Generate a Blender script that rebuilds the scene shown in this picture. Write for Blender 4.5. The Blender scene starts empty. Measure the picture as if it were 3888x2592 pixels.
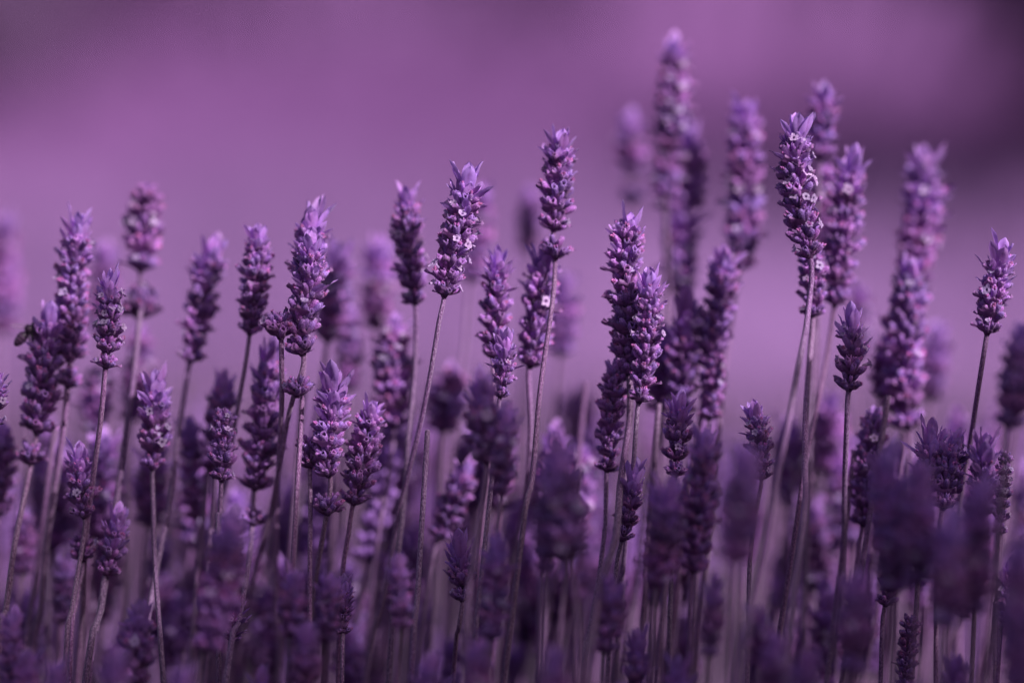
import bpy, math, random, bmesh
from mathutils import Vector, Matrix, noise

R = random.Random(11)
sc = bpy.context.scene
C = sc.collection
rad = math.radians

# ------------------------------------------------------------------ camera, sky, sun, exposure
D = 0.833                                   # focus distance (m); the picture is 0.30 m wide there
cam_d = bpy.data.cameras.new('camera'); cam = bpy.data.objects.new('camera', cam_d); C.objects.link(cam)
cam_d.sensor_width = 36; cam_d.lens = 100
cam.location = (0, -D, 0.5); cam.rotation_euler = (rad(90), 0, 0)
cam_d.clip_start = 0.02; cam_d.clip_end = 500
cam_d.dof.use_dof = True; cam_d.dof.focus_distance = D; cam_d.dof.aperture_fstop = 2.0
cam_d.dof.aperture_blades = 0
sc.camera = cam

SUN_EL, SUN_AZ = 34, 133                    # azimuth clockwise from +Y: light comes from the right, a little from the camera side
w = bpy.data.worlds.new('World'); sc.world = w; w.use_nodes = True
nt = w.node_tree; nt.nodes.clear()
sky = nt.nodes.new('ShaderNodeTexSky'); sky.sky_type = 'NISHITA'; sky.sun_disc = False
sky.ozone_density = 0.3; sky.dust_density = 4.0; sky.air_density = 0.8; sky.sun_elevation = rad(SUN_EL); sky.sun_rotation = rad(SUN_AZ)
bg = nt.nodes.new('ShaderNodeBackground'); bg.inputs['Strength'].default_value = 0.066
wo = nt.nodes.new('ShaderNodeOutputWorld')
nt.links.new(sky.outputs[0], bg.inputs[0]); nt.links.new(bg.outputs[0], wo.inputs[0])
sd = bpy.data.lights.new('sun', 'SUN'); sd.energy = 4.75; sd.angle = rad(0.6); sd.color = (1.0, 0.965, 0.93)
sun = bpy.data.objects.new('sun', sd); C.objects.link(sun)
tosun = Vector((math.sin(rad(SUN_AZ))*math.cos(rad(SUN_EL)), math.cos(rad(SUN_AZ))*math.cos(rad(SUN_EL)), math.sin(rad(SUN_EL))))
sun.rotation_euler = tosun.to_track_quat('Z', 'Y').to_euler(); sun.location = (3, -3, 4)
sc.view_settings.view_transform = 'Standard'; sc.view_settings.look = 'None'
sc.view_settings.exposure = 0.02; sc.view_settings.gamma = 1
sc.cycles.use_denoising = True
sc.cycles.max_bounces = 6; sc.cycles.transmission_bounces = 4; sc.cycles.diffuse_bounces = 4

SHADE_A, SHADE_B = .444, 1.0             # outline of the added, unseen shading shrub: height = A + B * distance towards the viewer

# ------------------------------------------------------------------ materials
def nodes(name):
    m = bpy.data.materials.new(name); m.use_nodes = True
    return m, m.node_tree, m.node_tree.nodes['Principled BSDF']
def ramp(t, fac, stops):
    r = t.nodes.new('ShaderNodeValToRGB'); t.links.new(fac, r.inputs[0])
    while len(r.color_ramp.elements) < len(stops): r.color_ramp.elements.new(0.5)
    for e, (p, c) in zip(r.color_ramp.elements, stops): e.position = p; e.color = (*c, 1)
    return r.outputs[0]
def mixc(t, kind, fac, a, b):
    n = t.nodes.new('ShaderNodeMix'); n.data_type = 'RGBA'; n.blend_type = kind
    if isinstance(fac, (int, float)): n.inputs[0].default_value = fac
    else: t.links.new(fac, n.inputs[0])
    for s, v in ((6, a), (7, b)):
        if isinstance(v, tuple): n.inputs[s].default_value = (*v, 1)
        else: t.links.new(v, n.inputs[s])
    return n.outputs[2]
def tex(t, scale, detail=3, coord='Object', stretch=None):
    tc = t.nodes.new('ShaderNodeTexCoord'); n = t.nodes.new('ShaderNodeTexNoise')
    n.inputs['Scale'].default_value = scale; n.inputs['Detail'].default_value = detail
    if stretch:
        mp = t.nodes.new('ShaderNodeMapping'); mp.inputs['Scale'].default_value = stretch
        t.links.new(tc.outputs[coord], mp.inputs[0]); t.links.new(mp.outputs[0], n.inputs['Vector'])
    else: t.links.new(tc.outputs[coord], n.inputs['Vector'])
    return n.outputs[0]
def attr(t, name='tone'):
    a = t.nodes.new('ShaderNodeAttribute'); a.attribute_name = name; return a.outputs['Fac']
def bump(t, b, h, strength, dist):
    n = t.nodes.new('ShaderNodeBump'); n.inputs['Strength'].default_value = strength; n.inputs['Distance'].default_value = dist
    t.links.new(h, n.inputs['Height']); t.links.new(n.outputs[0], b.inputs['Normal']); return n.outputs[0]
def variation(t, col, lo=0.72, hi=1.25, hue=0.03):
    oi = t.nodes.new('ShaderNodeObjectInfo')
    mr = t.nodes.new('ShaderNodeMapRange'); mr.inputs[3].default_value = lo; mr.inputs[4].default_value = hi
    t.links.new(oi.outputs['Random'], mr.inputs[0])
    hs = t.nodes.new('ShaderNodeHueSaturation')
    wn = t.nodes.new('ShaderNodeTexWhiteNoise'); wn.noise_dimensions = '1D'; t.links.new(oi.outputs['Random'], wn.inputs['W'])
    mh = t.nodes.new('ShaderNodeMapRange'); mh.inputs[3].default_value = 0.5-hue; mh.inputs[4].default_value = 0.5+hue
    t.links.new(wn.outputs[0], mh.inputs[0]); t.links.new(mh.outputs[0], hs.inputs['Hue'])
    t.links.new(mr.outputs[0], hs.inputs['Value']); t.links.new(col, hs.inputs['Color'])
    return hs.outputs[0]

def petal_material(name, c0, c1, vein, translucent, rough=0.55):
    m, t, b = nodes(name)
    col = ramp(t, attr(t), [(0.0, c0), (0.55, tuple((x+y)/2 for x, y in zip(c0, c1))), (1.0, c1)])
    v = attr(t, 'vein')
    col = mixc(t, 'MIX', v, col, vein)
    n = tex(t, 1500, 3)
    col = mixc(t, 'MULTIPLY', 0.5, col, ramp(t, n, [(0.3, (0.72, 0.68, 0.76)), (0.65, (1.1, 1.1, 1.1))]))
    col = variation(t, col, hue=0.018)
    t.links.new(col, b.inputs['Base Color']); b.inputs['Roughness'].default_value = rough
    b.inputs['Sheen Weight'].default_value = 0.25; b.inputs['Sheen Tint'].default_value = (0.8, 0.65, 0.95, 1)
    nn = bump(t, b, n, 0.4, 0.0002)
    tr = t.nodes.new('ShaderNodeBsdfTranslucent'); t.links.new(col, tr.inputs[0])
    mx = t.nodes.new('ShaderNodeMixShader'); mx.inputs[0].default_value = translucent
    t.links.new(b.outputs[0], mx.inputs[1]); t.links.new(tr.outputs[0], mx.inputs[2])
    t.links.new(mx.outputs[0], t.nodes['Material Output'].inputs[0])
    return m

CROWN = petal_material('crown_bract_violet', (0.36, 0.11, 0.54), (0.71, 0.36, 0.97), (0.44, 0.17, 0.58), 0.3)
BRACT = petal_material('bract_mauve', (0.19, 0.055, 0.22), (0.50, 0.21, 0.58), (0.20, 0.06, 0.25), 0.3)
BLOSSOM = petal_material('blossom_pale_lilac', (0.24, 0.09, 0.34), (0.74, 0.50, 0.88), (0.5, 0.3, 0.62), 0.25)

def calyx_material(name, stops):
    m, t, b = nodes(name)
    col = ramp(t, attr(t), stops)
    n = tex(t, 2600, 2)
    col = mixc(t, 'MULTIPLY', 0.75, col, ramp(t, n, [(0.36, (0.42, 0.36, 0.45)), (0.62, (1.35, 1.3, 1.38))]))
    col = variation(t, col, 0.65, 1.3)
    t.links.new(col, b.inputs['Base Color']); b.inputs['Roughness'].default_value = 0.85
    b.inputs['Sheen Weight'].default_value = 0.3; b.inputs['Sheen Roughness'].default_value = 0.4
    b.inputs['Sheen Tint'].default_value = (0.85, 0.5, 0.9, 1)
    bump(t, b, n, 0.7, 0.0003)
    return m
CALYX = calyx_material('calyx_dusty_mauve', [(0.0, (0.09, 0.025, 0.11)), (0.45, (0.18, 0.055, 0.245)), (0.82, (0.33, 0.125, 0.48)), (1.0, (0.47, 0.22, 0.63))])
DRY = calyx_material('withered_corolla_magenta', [(0.0, (0.12, 0.03, 0.13)), (1.0, (0.58, 0.16, 0.52))])
HAIR = calyx_material('calyx_down', [(0.0, (0.52, 0.30, 0.58)), (1.0, (0.52, 0.30, 0.58))])

def stem_material():
    m, t, b = nodes('stem_downy_mauve')
    n = tex(t, 2300, 2, stretch=(1, 1, 0.6)); n2 = tex(t, 22, 2)
    col = ramp(t, n, [(0.34, (0.17, 0.07, 0.19)), (0.5, (0.31, 0.15, 0.35)), (0.68, (0.54, 0.34, 0.58))])
    col = mixc(t, 'MULTIPLY', 0.7, col, ramp(t, n2, [(0.35, (0.85, 0.52, 0.9)), (0.65, (1, 1, 0.97))]))
    col = variation(t, col, 0.75, 1.15, 0.02)
    t.links.new(col, b.inputs['Base Color']); b.inputs['Roughness'].default_value = 0.7
    b.inputs['Sheen Weight'].default_value = 0.4; b.inputs['Sheen Tint'].default_value = (0.85, 0.7, 0.9, 1)
    bump(t, b, n, 0.8, 0.0003)
    return m
STEM = stem_material()

def plain(name, c, rough=0.8, scale=None, c2=None, trans=0):
    m, t, b = nodes(name); b.inputs['Roughness'].default_value = rough
    if scale:
        col = ramp(t, tex(t, scale, 4), [(0.35, c), (0.65, c2)])
        t.links.new(col, b.inputs['Base Color'])
    else: b.inputs['Base Color'].default_value = (*c, 1)
    return m
LEAF = plain('leaf_grey_violet', (0.05, 0.035, 0.06), 0.7, 60, (0.12, 0.09, 0.13))
SOIL = plain('soil', (0.05, 0.03, 0.05), 0.95, 6, (0.10, 0.06, 0.10))

# ------------------------------------------------------------------ mesh builder
class MB:
    """collects verts, faces, a material per face and the tone / vein attributes per vertex"""
    def __init__(s): s.v = []; s.f = []; s.m = []; s.t = []; s.n = []; s.mats = []
    def mat(s, m):
        if m not in s.mats: s.mats.append(m)
        return s.mats.index(m)
    def grid(s, rows, m, tones, veins=None, closed=False):
        i = s.mat(m); b = len(s.v); nc = len(rows[0])
        for k, r in enumerate(rows):
            for j, p in enumerate(r):
                s.v.append(Vector(p)); s.t.append(tones[k]); s.n.append(veins[k][j] if veins else 0.0)
        for k in range(len(rows)-1):
            for j in range(nc if closed else nc-1):
                j2 = (j+1) % nc
                s.f.append((b+k*nc+j, b+k*nc+j2, b+(k+1)*nc+j2, b+(k+1)*nc+j)); s.m.append(i)
    def tri(s, a, b, c, m, tone=1.0):
        i = s.mat(m); k = len(s.v); s.v += [Vector(a), Vector(b), Vector(c)]; s.t += [tone]*3; s.n += [0.0]*3
        s.f.append((k, k+1, k+2)); s.m.append(i)
    def add(s, o, M):
        b = len(s.v); s.v += [M @ p for p in o.v]; s.t += o.t; s.n += o.n
        mp = [s.mat(m) for m in o.mats]
        s.f += [tuple(b+x for x in f) for f in o.f]; s.m += [mp[x] for x in o.m]
    def mesh(s, name):
        me = bpy.data.meshes.new(name); me.from_pydata([tuple(p) for p in s.v], [], s.f)
        for m in s.mats: me.materials.append(m)
        me.polygons.foreach_set('material_index', s.m)
        me.polygons.foreach_set('use_smooth', [True]*len(s.f))
        for nm, dat in (('tone', s.t), ('vein', s.n)):
            a = me.attributes.new(nm, 'FLOAT', 'POINT'); a.data.foreach_set('value', dat)
        me.update(); return me
MM = 0.001

def bud_mb(seed, dry=0, hairs=46, seg=10):
    """one calyx: a ribbed, downy, slightly bent tube along +Z, 4 mm long"""
    r = random.Random(seed); mb = MB()
    L = r.uniform(3.9, 4.8)*MM; W = r.uniform(0.77, 0.93)*MM
    if dry == 2:   # closed, rounded bud
        prof = [(0, .30), (.12, .58), (.35, .90), (.62, 1.0), (.82, .86), (.94, .55), (1.0, .12)]
        tone = [0, .15, .4, .65, .85, .95, 1]
    else:
        prof = [(0, .30), (.12, .56), (.35, .86), (.62, .98), (.86, .93), (1.0, .86), (.99, .62), (.86, .45), (.7, .3)]
        tone = [0, .15, .4, .65, .9, 1, .8, .15, 0]
    bend = r.uniform(-.35, .5)*MM; rows = []
    off = Vector((r.uniform(0, 9), seed, 0))
    for k, (z, q) in enumerate(prof):
        row = []
        for j in range(seg):
            a = 2*math.pi*j/seg; rib = 1+(0.09 if j % 2 else -0.07)
            lip = (0.10*math.sin(2.5*a+seed) if k in (5, 6) and dry != 2 else 0)
            q2 = q*W*rib*(1+.12*noise.noise(Vector((math.cos(a)*1.5, math.sin(a)*1.5, z*3))+off))
            row.append((math.cos(a)*q2*.95+bend*z*z, math.sin(a)*q2, (z+lip)*L))
        rows.append(row)
    mb.grid(rows, CALYX, tone, closed=True)
    if dry == 1:   # crumpled dry corolla in the mouth
        for k in range(4):
            a = r.uniform(0, 6.28); rr = .42*W; top = L*r.uniform(1.05, 1.22)
            cx, cy = math.cos(a)*rr+bend, math.sin(a)*rr
            rows = []
            for z, q in ((.8*L, .2), (.97*L, .42), (top, .38), (top+.1*MM, .1)):
                rows.append([(cx*(.5+z/L*.6)+math.cos(b)*q*W*.8, cy*(.5+z/L*.6)+math.sin(b)*q*W*.8, z) for b in (0, 1.26, 2.5, 3.8, 5)])
            mb.grid(rows, DRY, [0, .5, 1, 1], closed=True)
    for k in range(hairs):
        z = r.uniform(.1, 1.0); a = r.uniform(0, 6.28); q = W*(.98 if z > .35 else .6+.9*z)
        p = Vector((math.cos(a)*q+bend*z*z, math.sin(a)*q, z*L)); o = Vector((math.cos(a), math.sin(a), r.uniform(.1, .9))).normalized()
        sd_ = Vector((-math.sin(a), math.cos(a), 0))*.035*MM
        mb.tri(p-sd_, p+sd_, p+o*r.uniform(.25, .5)*MM, HAIR)
    return mb

def petal_mb(seed, L, W, shape, mat, curl, cup, nw=6, nl=8, ripple=.2):
    """a cupped leaf-like bract along +Z; +X is its outer side"""
    r = random.Random(seed); rows = []; tones = []; veins = []
    off = Vector((seed*1.7, 0, 0)); tw = r.uniform(-.35, .35)
    for k in range(nl+1):
        t = k/nl
        if shape == 'ovate': wd = (math.sin(math.pi*min(1, t**.72))**.75)*(1-.35*t)+(.28*(1-t))
        else: wd = .26+.74*math.sin(math.pi*min(1, t**1.45*.96+.02))**.8*(1 if t < .9 else 1)
        if k == nl: wd = .05
        row = []; vr = []
        for j in range(nw+1):
            u = j/nw*2-1
            x = curl*t*t*L - cup*W*(1-u*u)*-1*.5*math.sin(math.pi*min(1, t+.1)) - cup*W*.5
            y = u*wd*W*.5
            nn = noise.noise(Vector((u*1.3, t*3, 0))+off)*ripple*W
            ca, sa = math.cos(tw*t), math.sin(tw*t)
            xx = x+nn*(.3+t)
            row.append((xx*ca-y*sa, xx*sa+y*ca, t*L*(1+.04*noise.noise(Vector((u*2, 9, 3))+off))))
            vr.append(1.0 if j == nw//2 and t < .85 else (0.25 if j % 2 == 0 and .1 < t < .8 else 0.0))
        rows.append(row); tones.append(t); veins.append(vr)
    mb = MB(); mb.grid(rows, mat, tones, veins); return mb

def blossom_mb(seed):
    """a small open corolla: short tube along +Z, five rounded lobes round a dark throat"""
    r = random.Random(seed); mb = MB(); s = r.uniform(.66, .92)*MM
    ring = lambda q, z, n=10: [(math.cos(2*math.pi*j/n)*q*s, math.sin(2*math.pi*j/n)*q*s, z*s) for j in range(n)]
    mb.grid([ring(.45, -2.2), ring(.5, -1.0), ring(.62, -.2), ring(.8, .12), ring(.55, .1), ring(.34, -.5), ring(.1, -.9)], BLOSSOM,
            [.5, .6, .8, .95, .8, 0, 0], closed=True)
    for k in range(5):
        a0 = 2*math.pi*k/5+r.uniform(-.1, .1); ln = (1.25 if k < 2 else .95)*r.uniform(.85, 1.1); wd = .62*r.uniform(.9, 1.15)
        up = r.uniform(-.25, .5); rows = []; tn = []
        for i in range(6):
            t = i/5; q = .55+ln*t; hw = wd*math.sin(math.pi*min(1, .18+.78*t))**.6*(1 if i < 5 else .35)
            row = []
            for j in range(5):
                u = j/2-1
                y = u*hw; z = .12+up*t*t*1.1+.22*(u*u)*t+.08*noise.noise(Vector((u*2, t*3, seed+k)))
                row.append(((math.cos(a0)*q-math.sin(a0)*y)*s, (math.sin(a0)*q+math.cos(a0)*y)*s, z*s))
            rows.append(row); tn.append(.62+.38*t)
        mb.grid(rows, BLOSSOM, tn)
    return mb

BUD = [bud_mb(k, dry=(1, 0, 2, 0, 1, 2, 0, 2)[k]) for k in range(8)]
BUDM = [b.mesh('calyx') for b in BUD]
BUDL = [bud_mb(k, dry=(1, 0, 2, 0, 1, 2, 0, 2)[k], hairs=0, seg=8) for k in range(8)]
BRA = [petal_mb(20+k, (4.8+.35*k)*MM, (4.9+.25*k)*MM, 'ovate', BRACT, .12+.05*k, .35) for k in range(4)]
BRAM = [b.mesh('bract') for b in BRA]
CRO = [petal_mb(40+k, (6.0+.5*k)*MM, (2.35+.25*(k % 3))*MM, 'obovate', CROWN, (.10, -.06, .2, .05, .28, .12)[k], .4) for k in range(6)]
CROM = [b.mesh('crown_bract') for b in CRO]
BLO = [blossom_mb(60+k) for k in range(4)]
BLOM = [b.mesh('blossom') for b in BLO]

def piece_matrix(az, r0, z0, tilt, roll=0, s=1.0):
    return Matrix.Rotation(az, 4, 'Z') @ Matrix.Translation((r0, 0, z0)) @ Matrix.Rotation(tilt, 4, 'Y') @ Matrix.Rotation(roll, 4, 'Z') @ Matrix.Scale(s, 4)

def whorl_layout(rng, turn, kind, blossoms):
    """pieces of one whorl: (kind, variant, matrix)"""
    out = []
    n1, n2 = rng.choice((10, 11, 12)), rng.choice((7, 8, 9))
    if kind == 'sparse': n1, n2 = 6, 3
    tb = 58 if kind == 'bottom' else 50
    for k in range(n1):
        a = turn+2*math.pi*(k+rng.uniform(-.3, .3))/n1
        t = rad(tb+rng.uniform(-15, 8)); v = rng.randrange(8); s = rng.uniform(.86, 1.14)
        out.append(('calyx', v, piece_matrix(a, .9*MM, rng.uniform(-1.1, .8)*MM, t, rng.uniform(0, 6), s)))
        if rng.random() < blossoms:
            q = Vector((math.sin(t), 0, math.cos(t)))*4.9*MM*s
            out.append(('blossom', rng.randrange(4), Matrix.Rotation(a, 4, 'Z') @ Matrix.Translation((.9*MM+q.x, 0, q.z)) @ Matrix.Rotation(t+rad(rng.uniform(-10, 40)), 4, 'Y') @ Matrix.Rotation(rng.uniform(0, 6), 4, 'Z')))
    for k in range(n2):
        a = turn+.4+2*math.pi*(k+rng.uniform(-.3, .3))/n2
        t = rad(26+rng.uniform(-8, 10)); v = rng.randrange(8); s = rng.uniform(.8, 1.05)
        out.append(('calyx', v, piece_matrix(a, .7*MM, (1.3+rng.uniform(-.6, .9))*MM, t, rng.uniform(0, 6), s)))
        if rng.random() < blossoms*.8:
            q = Vector((math.sin(t), 0, math.cos(t)))*4.9*MM*s
            out.append(('blossom', rng.randrange(4), Matrix.Rotation(a, 4, 'Z') @ Matrix.Translation((.7*MM+q.x, 0, q.z+1.2*MM)) @ Matrix.Rotation(t+rad(rng.uniform(10, 55)), 4, 'Y') @ Matrix.Rotation(rng.uniform(0, 6), 4, 'Z')))
    for k in range(4 if kind != 'sparse' else 2):
        a = turn+.2+math.pi/2*k+rng.uniform(-.25, .25); big = (k % 2 == 0)
        out.append(('bract', rng.randrange(4), piece_matrix(a, 1.2*MM, (-1.0)*MM, rad((56 if kind == 'bottom' else 46)+rng.uniform(-10, 10)), 0, rng.uniform(.85, 1.05) if big else rng.uniform(.5, .7))))
    if kind == 'leafy':
        for k in range(6):
            a = turn+2*math.pi*(k+rng.uniform(-.3, .3))/6
            out.append(('crown_bract', rng.randrange(6), piece_matrix(a, 1.3*MM, .3*MM, rad(rng.uniform(26, 50)), 0, rng.uniform(.68, .9))))
    return out
MESH = {'calyx': BUDM, 'bract': BRAM, 'blossom': BLOM, 'crown_bract': CROM}
MBS = {'calyx': BUDL, 'bract': BRA, 'blossom': BLO, 'crown_bract': CRO}
core_mb = MB(); core_mb.grid([[(math.cos(a)*q*MM, math.sin(a)*q*MM, z*MM) for a in [j*math.pi/3 for j in range(6)]] for z, q in ((-1.6, .85), (-.4, 1.5), (1.6, 1.5), (3.6, .9))], CALYX, [0, .1, .1, 0], closed=True)
CORE = core_mb.mesh('whorl')
POOL = {}                                     # joined whorls for the heads that stand out of focus
def pooled(kind, blossoms):
    key = (kind, 0 if blossoms < .02 else (1 if blossoms < .12 else 2))
    L = POOL.setdefault(key, [])
    if len(L) < 5:
        rng = random.Random(hash(kind) % 1 + len(L)*7+key[1]*31+len(kind)); mb = MB(); mb.add(core_mb, Matrix())
        for nm, v, M in whorl_layout(rng, 0, kind, (0, .08, .2)[key[1]]): mb.add(MBS[nm][v], M)
        L.append(mb.mesh('whorl'))
        return L[-1]
    return R.choice(L)

# ------------------------------------------------------------------ geometry along a stalk
PX = 0.30/2352
def at(px, py, d):
    k = (D+d)/D
    return Vector(((px-1176)*PX*k, d, 0.5+(784-py)*PX*k))
def spline(P, step):
    pts = []; n = len(P)
    for i in range(n-1):
        p0, p1, p2, p3 = P[max(i-1, 0)], P[i], P[i+1], P[min(i+2, n-1)]
        m = max(2, int((p2-p1).length/step))
        for k in range(m):
            t = k/m
            pts.append(.5*((2*p1)+(p2-p0)*t+(2*p0-5*p1+4*p2-p3)*t*t+(3*p1-p0-3*p2+p3)*t*t*t))
    pts.append(P[-1]); return pts
def link(name, data, parent=None, M=None):
    o = bpy.data.objects.new(name, data); C.objects.link(o)
    if parent: o.parent = parent
    if M is not None: o.matrix_local = M
    return o
def frame_at(p, t, turn=0.0):
    z = t.normalized(); x = Vector((1, 0, 0)); x = (x-z*x.dot(z)).normalized(); y = z.cross(x)
    M = Matrix((x, y, z)).transposed().to_4x4(); M.translation = p
    return M @ Matrix.Rotation(turn, 4, 'Z')
def tube(pts, rfun, mat, seg=8, ridge=.10, cap=False):
    rows = []; tones = []; n = len(pts)
    for i, p in enumerate(pts):
        t = (pts[min(i+1, n-1)]-pts[max(i-1, 0)]); M = frame_at(p, t)
        rr = rfun(i/(n-1))
        rows.append([M @ Vector((math.cos(a)*rr*(1+ridge*math.cos(4*a)), math.sin(a)*rr*(1+ridge*math.cos(4*a)), 0)) for a in [2*math.pi*j/seg for j in range(seg)]])
        tones.append(i/(n-1))
    if cap:
        c = pts[0]; rows.insert(0, [c+(p-c)*.6-(pts[1]-pts[0])*.1 for p in rows[0]]); tones.insert(0, 0)
        rows.insert(0, [c+(p-c)*.05 for p in rows[0]]); tones.insert(0, 0)
    mb = MB(); mb.grid(rows, mat, tones, closed=True); return mb

def stalk(label, d, head, stem=(), w=80, crown=1.0, gaps=(), bl=.06, group=None, detail=None, lean=None, cut=False, stub=None, leafy=0, seed=None, r=1.0, wide=1.0):
    """one lavender stalk: head = pixels from tip to the bottom of the spike, stem = further pixels; d = metres behind the focus plane"""
    rng = random.Random(seed if seed is not None else hash_label(label, head))
    d0 = d
    H = [at(x, y, d) for x, y in head]
    hb = head[-1]
    S = list(stem)
    if lean is None: lean = rng.uniform(-.20, -.06)
    if not S: S = [(hb[0]+lean*160, hb[1]+170), (hb[0]+lean*380, hb[1]+400)]
    sw = rng.uniform(-.012, .012)
    SP = [at(x, y, d+sw*k) for k, (x, y) in enumerate(S)]
    last = SP[-1]; prev = SP[-2] if len(SP) > 1 else H[-1]
    dr = (last-prev).normalized(); dr.z = min(dr.z, -.6)
    z1 = .04
    run = (last.z-z1)
    root = Vector((last.x+dr.x/abs(dr.z)*run*.35, last.y+rng.uniform(-.03, .05), z1))
    mid = last.lerp(root, .4)+Vector((dr.x/abs(dr.z)*run*.12, 0, 0))
    if last.z > .1: SP += [mid, root]
    t_ = link('lavender_stalk', None); t_.location = SP[-1]; t_.empty_display_size = .01
    t_['label'] = label; t_['category'] = 'lavender'; t_['group'] = group or 'lavender stalks of the flowering bush'
    inv = Matrix.Translation(-SP[-1])
    if cut:
        pts = spline([H[0]]+SP, .006)
        pts = [inv @ p for p in pts]
        link('stem', tube(pts, lambda t: .00072*r*(1+.25*t), STEM, cap=True).mesh('stem'), t_); return t_
    det = abs(d) <= .032 if detail is None else detail
    # spike axis, tip to base, in metres from the tip
    ax = spline(H, .0015); L = [0]
    for i in range(1, len(ax)): L.append(L[-1]+(ax[i]-ax[i-1]).length)
    tot = L[-1]
    def point(s):
        s = max(0, min(tot, s))
        for i in range(1, len(L)):
            if L[i] >= s:
                k = (s-L[i-1])/max(1e-9, L[i]-L[i-1]); return ax[i-1].lerp(ax[i], k), (ax[i-1]-ax[i])
        return ax[-1], ax[-2]-ax[-1]
    wreal = w*PX*(D+d)/D*(1.08 if d > .035 else 1.0)
    s0 = wreal/.0086                                # the whorl as laid out is about 10.2 mm across
    cl = .0070*max(.7, crown**.9)*s0                             # where the crown bracts sit below the tip
    pitch = .0037*s0**.55*rng.uniform(.94, 1.12)
    if not det: pitch *= .88
    pos = []; s = cl+.0012*s0
    while s < tot-.0015*s0: pos.append(s); s += pitch*rng.uniform(.92, 1.12)
    pos = [p for p in pos if not any(a < p/tot < b for a, b in gaps)]
    if pos:
        a_, b_ = pos[0], tot-.0026*s0; c_ = pos[-1]
        if c_ > a_: pos = [a_+(p-a_)*(b_-a_)/(c_-a_) for p in pos]
    # stem runs on up through the spike
    sp = spline([point(cl)[0]]+[point(cl+(tot-cl)*k/3)[0] for k in (1, 2)]+[H[-1]]+SP, .006)
    link('stem', tube([inv @ p for p in sp], lambda t: .00069*r*s0**.3*(.8+.35*min(1, t*2.5)), STEM).mesh('stem'), t_)
    n = len(pos)
    for i, q in enumerate(pos):
        u = i/max(1, n-1)
        p, tg = point(q)
        kind = 'bottom' if i == n-1 else ('leafy' if i < max(leafy, (1 if crown > 1.05 else 0)+(1 if crown > 1.35 and n > 5 else 0)) else 'full')
        env = (.74+.26*math.sin(math.pi*min(1, .12+u*.75))) * (1.0 if i < n-1 else .92)
        sc_ = s0*env*rng.uniform(.92, 1.08)*(1.0 if det else 1.03)
        turn = (i % 2)*.79+rng.uniform(-.2, .2)
        M = inv @ frame_at(p, tg, turn) @ Matrix.Scale(sc_, 4)
        b_ = bl*(1.4 if .15 < u < .7 else .7)
        if det:
            wh = link('whorl', CORE, t_, M)
            for nm, v, PM in whorl_layout(rng, 0, kind, b_):
                link(nm, MESH[nm][v], wh, PM)
        else: link('whorl', pooled(kind, b_), t_, M)
    # crown of long bracts
    for ring_, (cnt, tl, th, z, s) in enumerate(((4, 2, 12, .0004, 1.0), (6, 9, 22, -.0006, .97), (7, 18, 36, -.0022, .86), (6, 28, 52, -.0042, .72))):
        if crown <= .3 and ring_ == 0: continue
        for k in range(cnt):
            a = 2*math.pi*(k+rng.uniform(-.28, .28))/cnt+ring_*.6
            p, tg = point(cl)
            M = inv @ frame_at(p, tg) @ Matrix.Scale(s0*max(.6, crown**.8), 4) @ piece_matrix(a, .7*MM, z, rad(rng.uniform(tl, th)*wide), 0, s*rng.uniform(.74, 1.02))
            link('crown_bract', CROM[rng.randrange(6)], t_, M)
    if stub:
        # a second, lower whorl set apart on the stem, given in pixels
        for (x, y, sz, sp_) in stub:
            p = at(x, y, d); M = inv @ frame_at(p, Vector((0, 0, 1))+Vector((H[0].x-H[-1].x, 0, H[0].z-H[-1].z)).normalized()*.5, rng.uniform(0, 1)) @ Matrix.Scale(s0*sz, 4)
            if det:
                wh = link('whorl', CORE, t_, M)
                for nm, v, PM in whorl_layout(rng, 0, 'bottom' if sp_ else 'full', bl): link(nm, MESH[nm][v], wh, PM)
            else: link('whorl', pooled('bottom', bl), t_, M)
    return t_
def hash_label(label, head):
    h = 7
    for c in label: h = (h*31+ord(c)) % 1000003
    return h+int(head[0][0])

# ------------------------------------------------------------------ the setting: soil, hillside field, far shrubs
def patches(name, c1, c2, c3, scale):
    m, t, b = nodes(name); b.inputs['Roughness'].default_value = .9
    a = tex(t, scale, 4, 'Object'); f = tex(t, scale*14, 5, 'Object')
    col = ramp(t, a, [(.3, c1), (.5, c2), (.7, c3)])
    col = mixc(t, 'MULTIPLY', .6, col, ramp(t, f, [(.3, (.5, .42, .55)), (.7, (1.25, 1.2, 1.25))]))
    t.links.new(col, b.inputs['Base Color']); return m
FIELD = patches('field_bloom', (.23, .115, .31), (.32, .16, .41), (.42, .225, .50), .7)
FIELD2 = patches('field_bloom_deep', (.19, .068, .25), (.29, .107, .355), (.40, .145, .46), .5)
SHRUB = patches('shrub_leaf_dark', (.14, .065, .175), (.18, .09, .22), (.22, .115, .265), 5)

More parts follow.
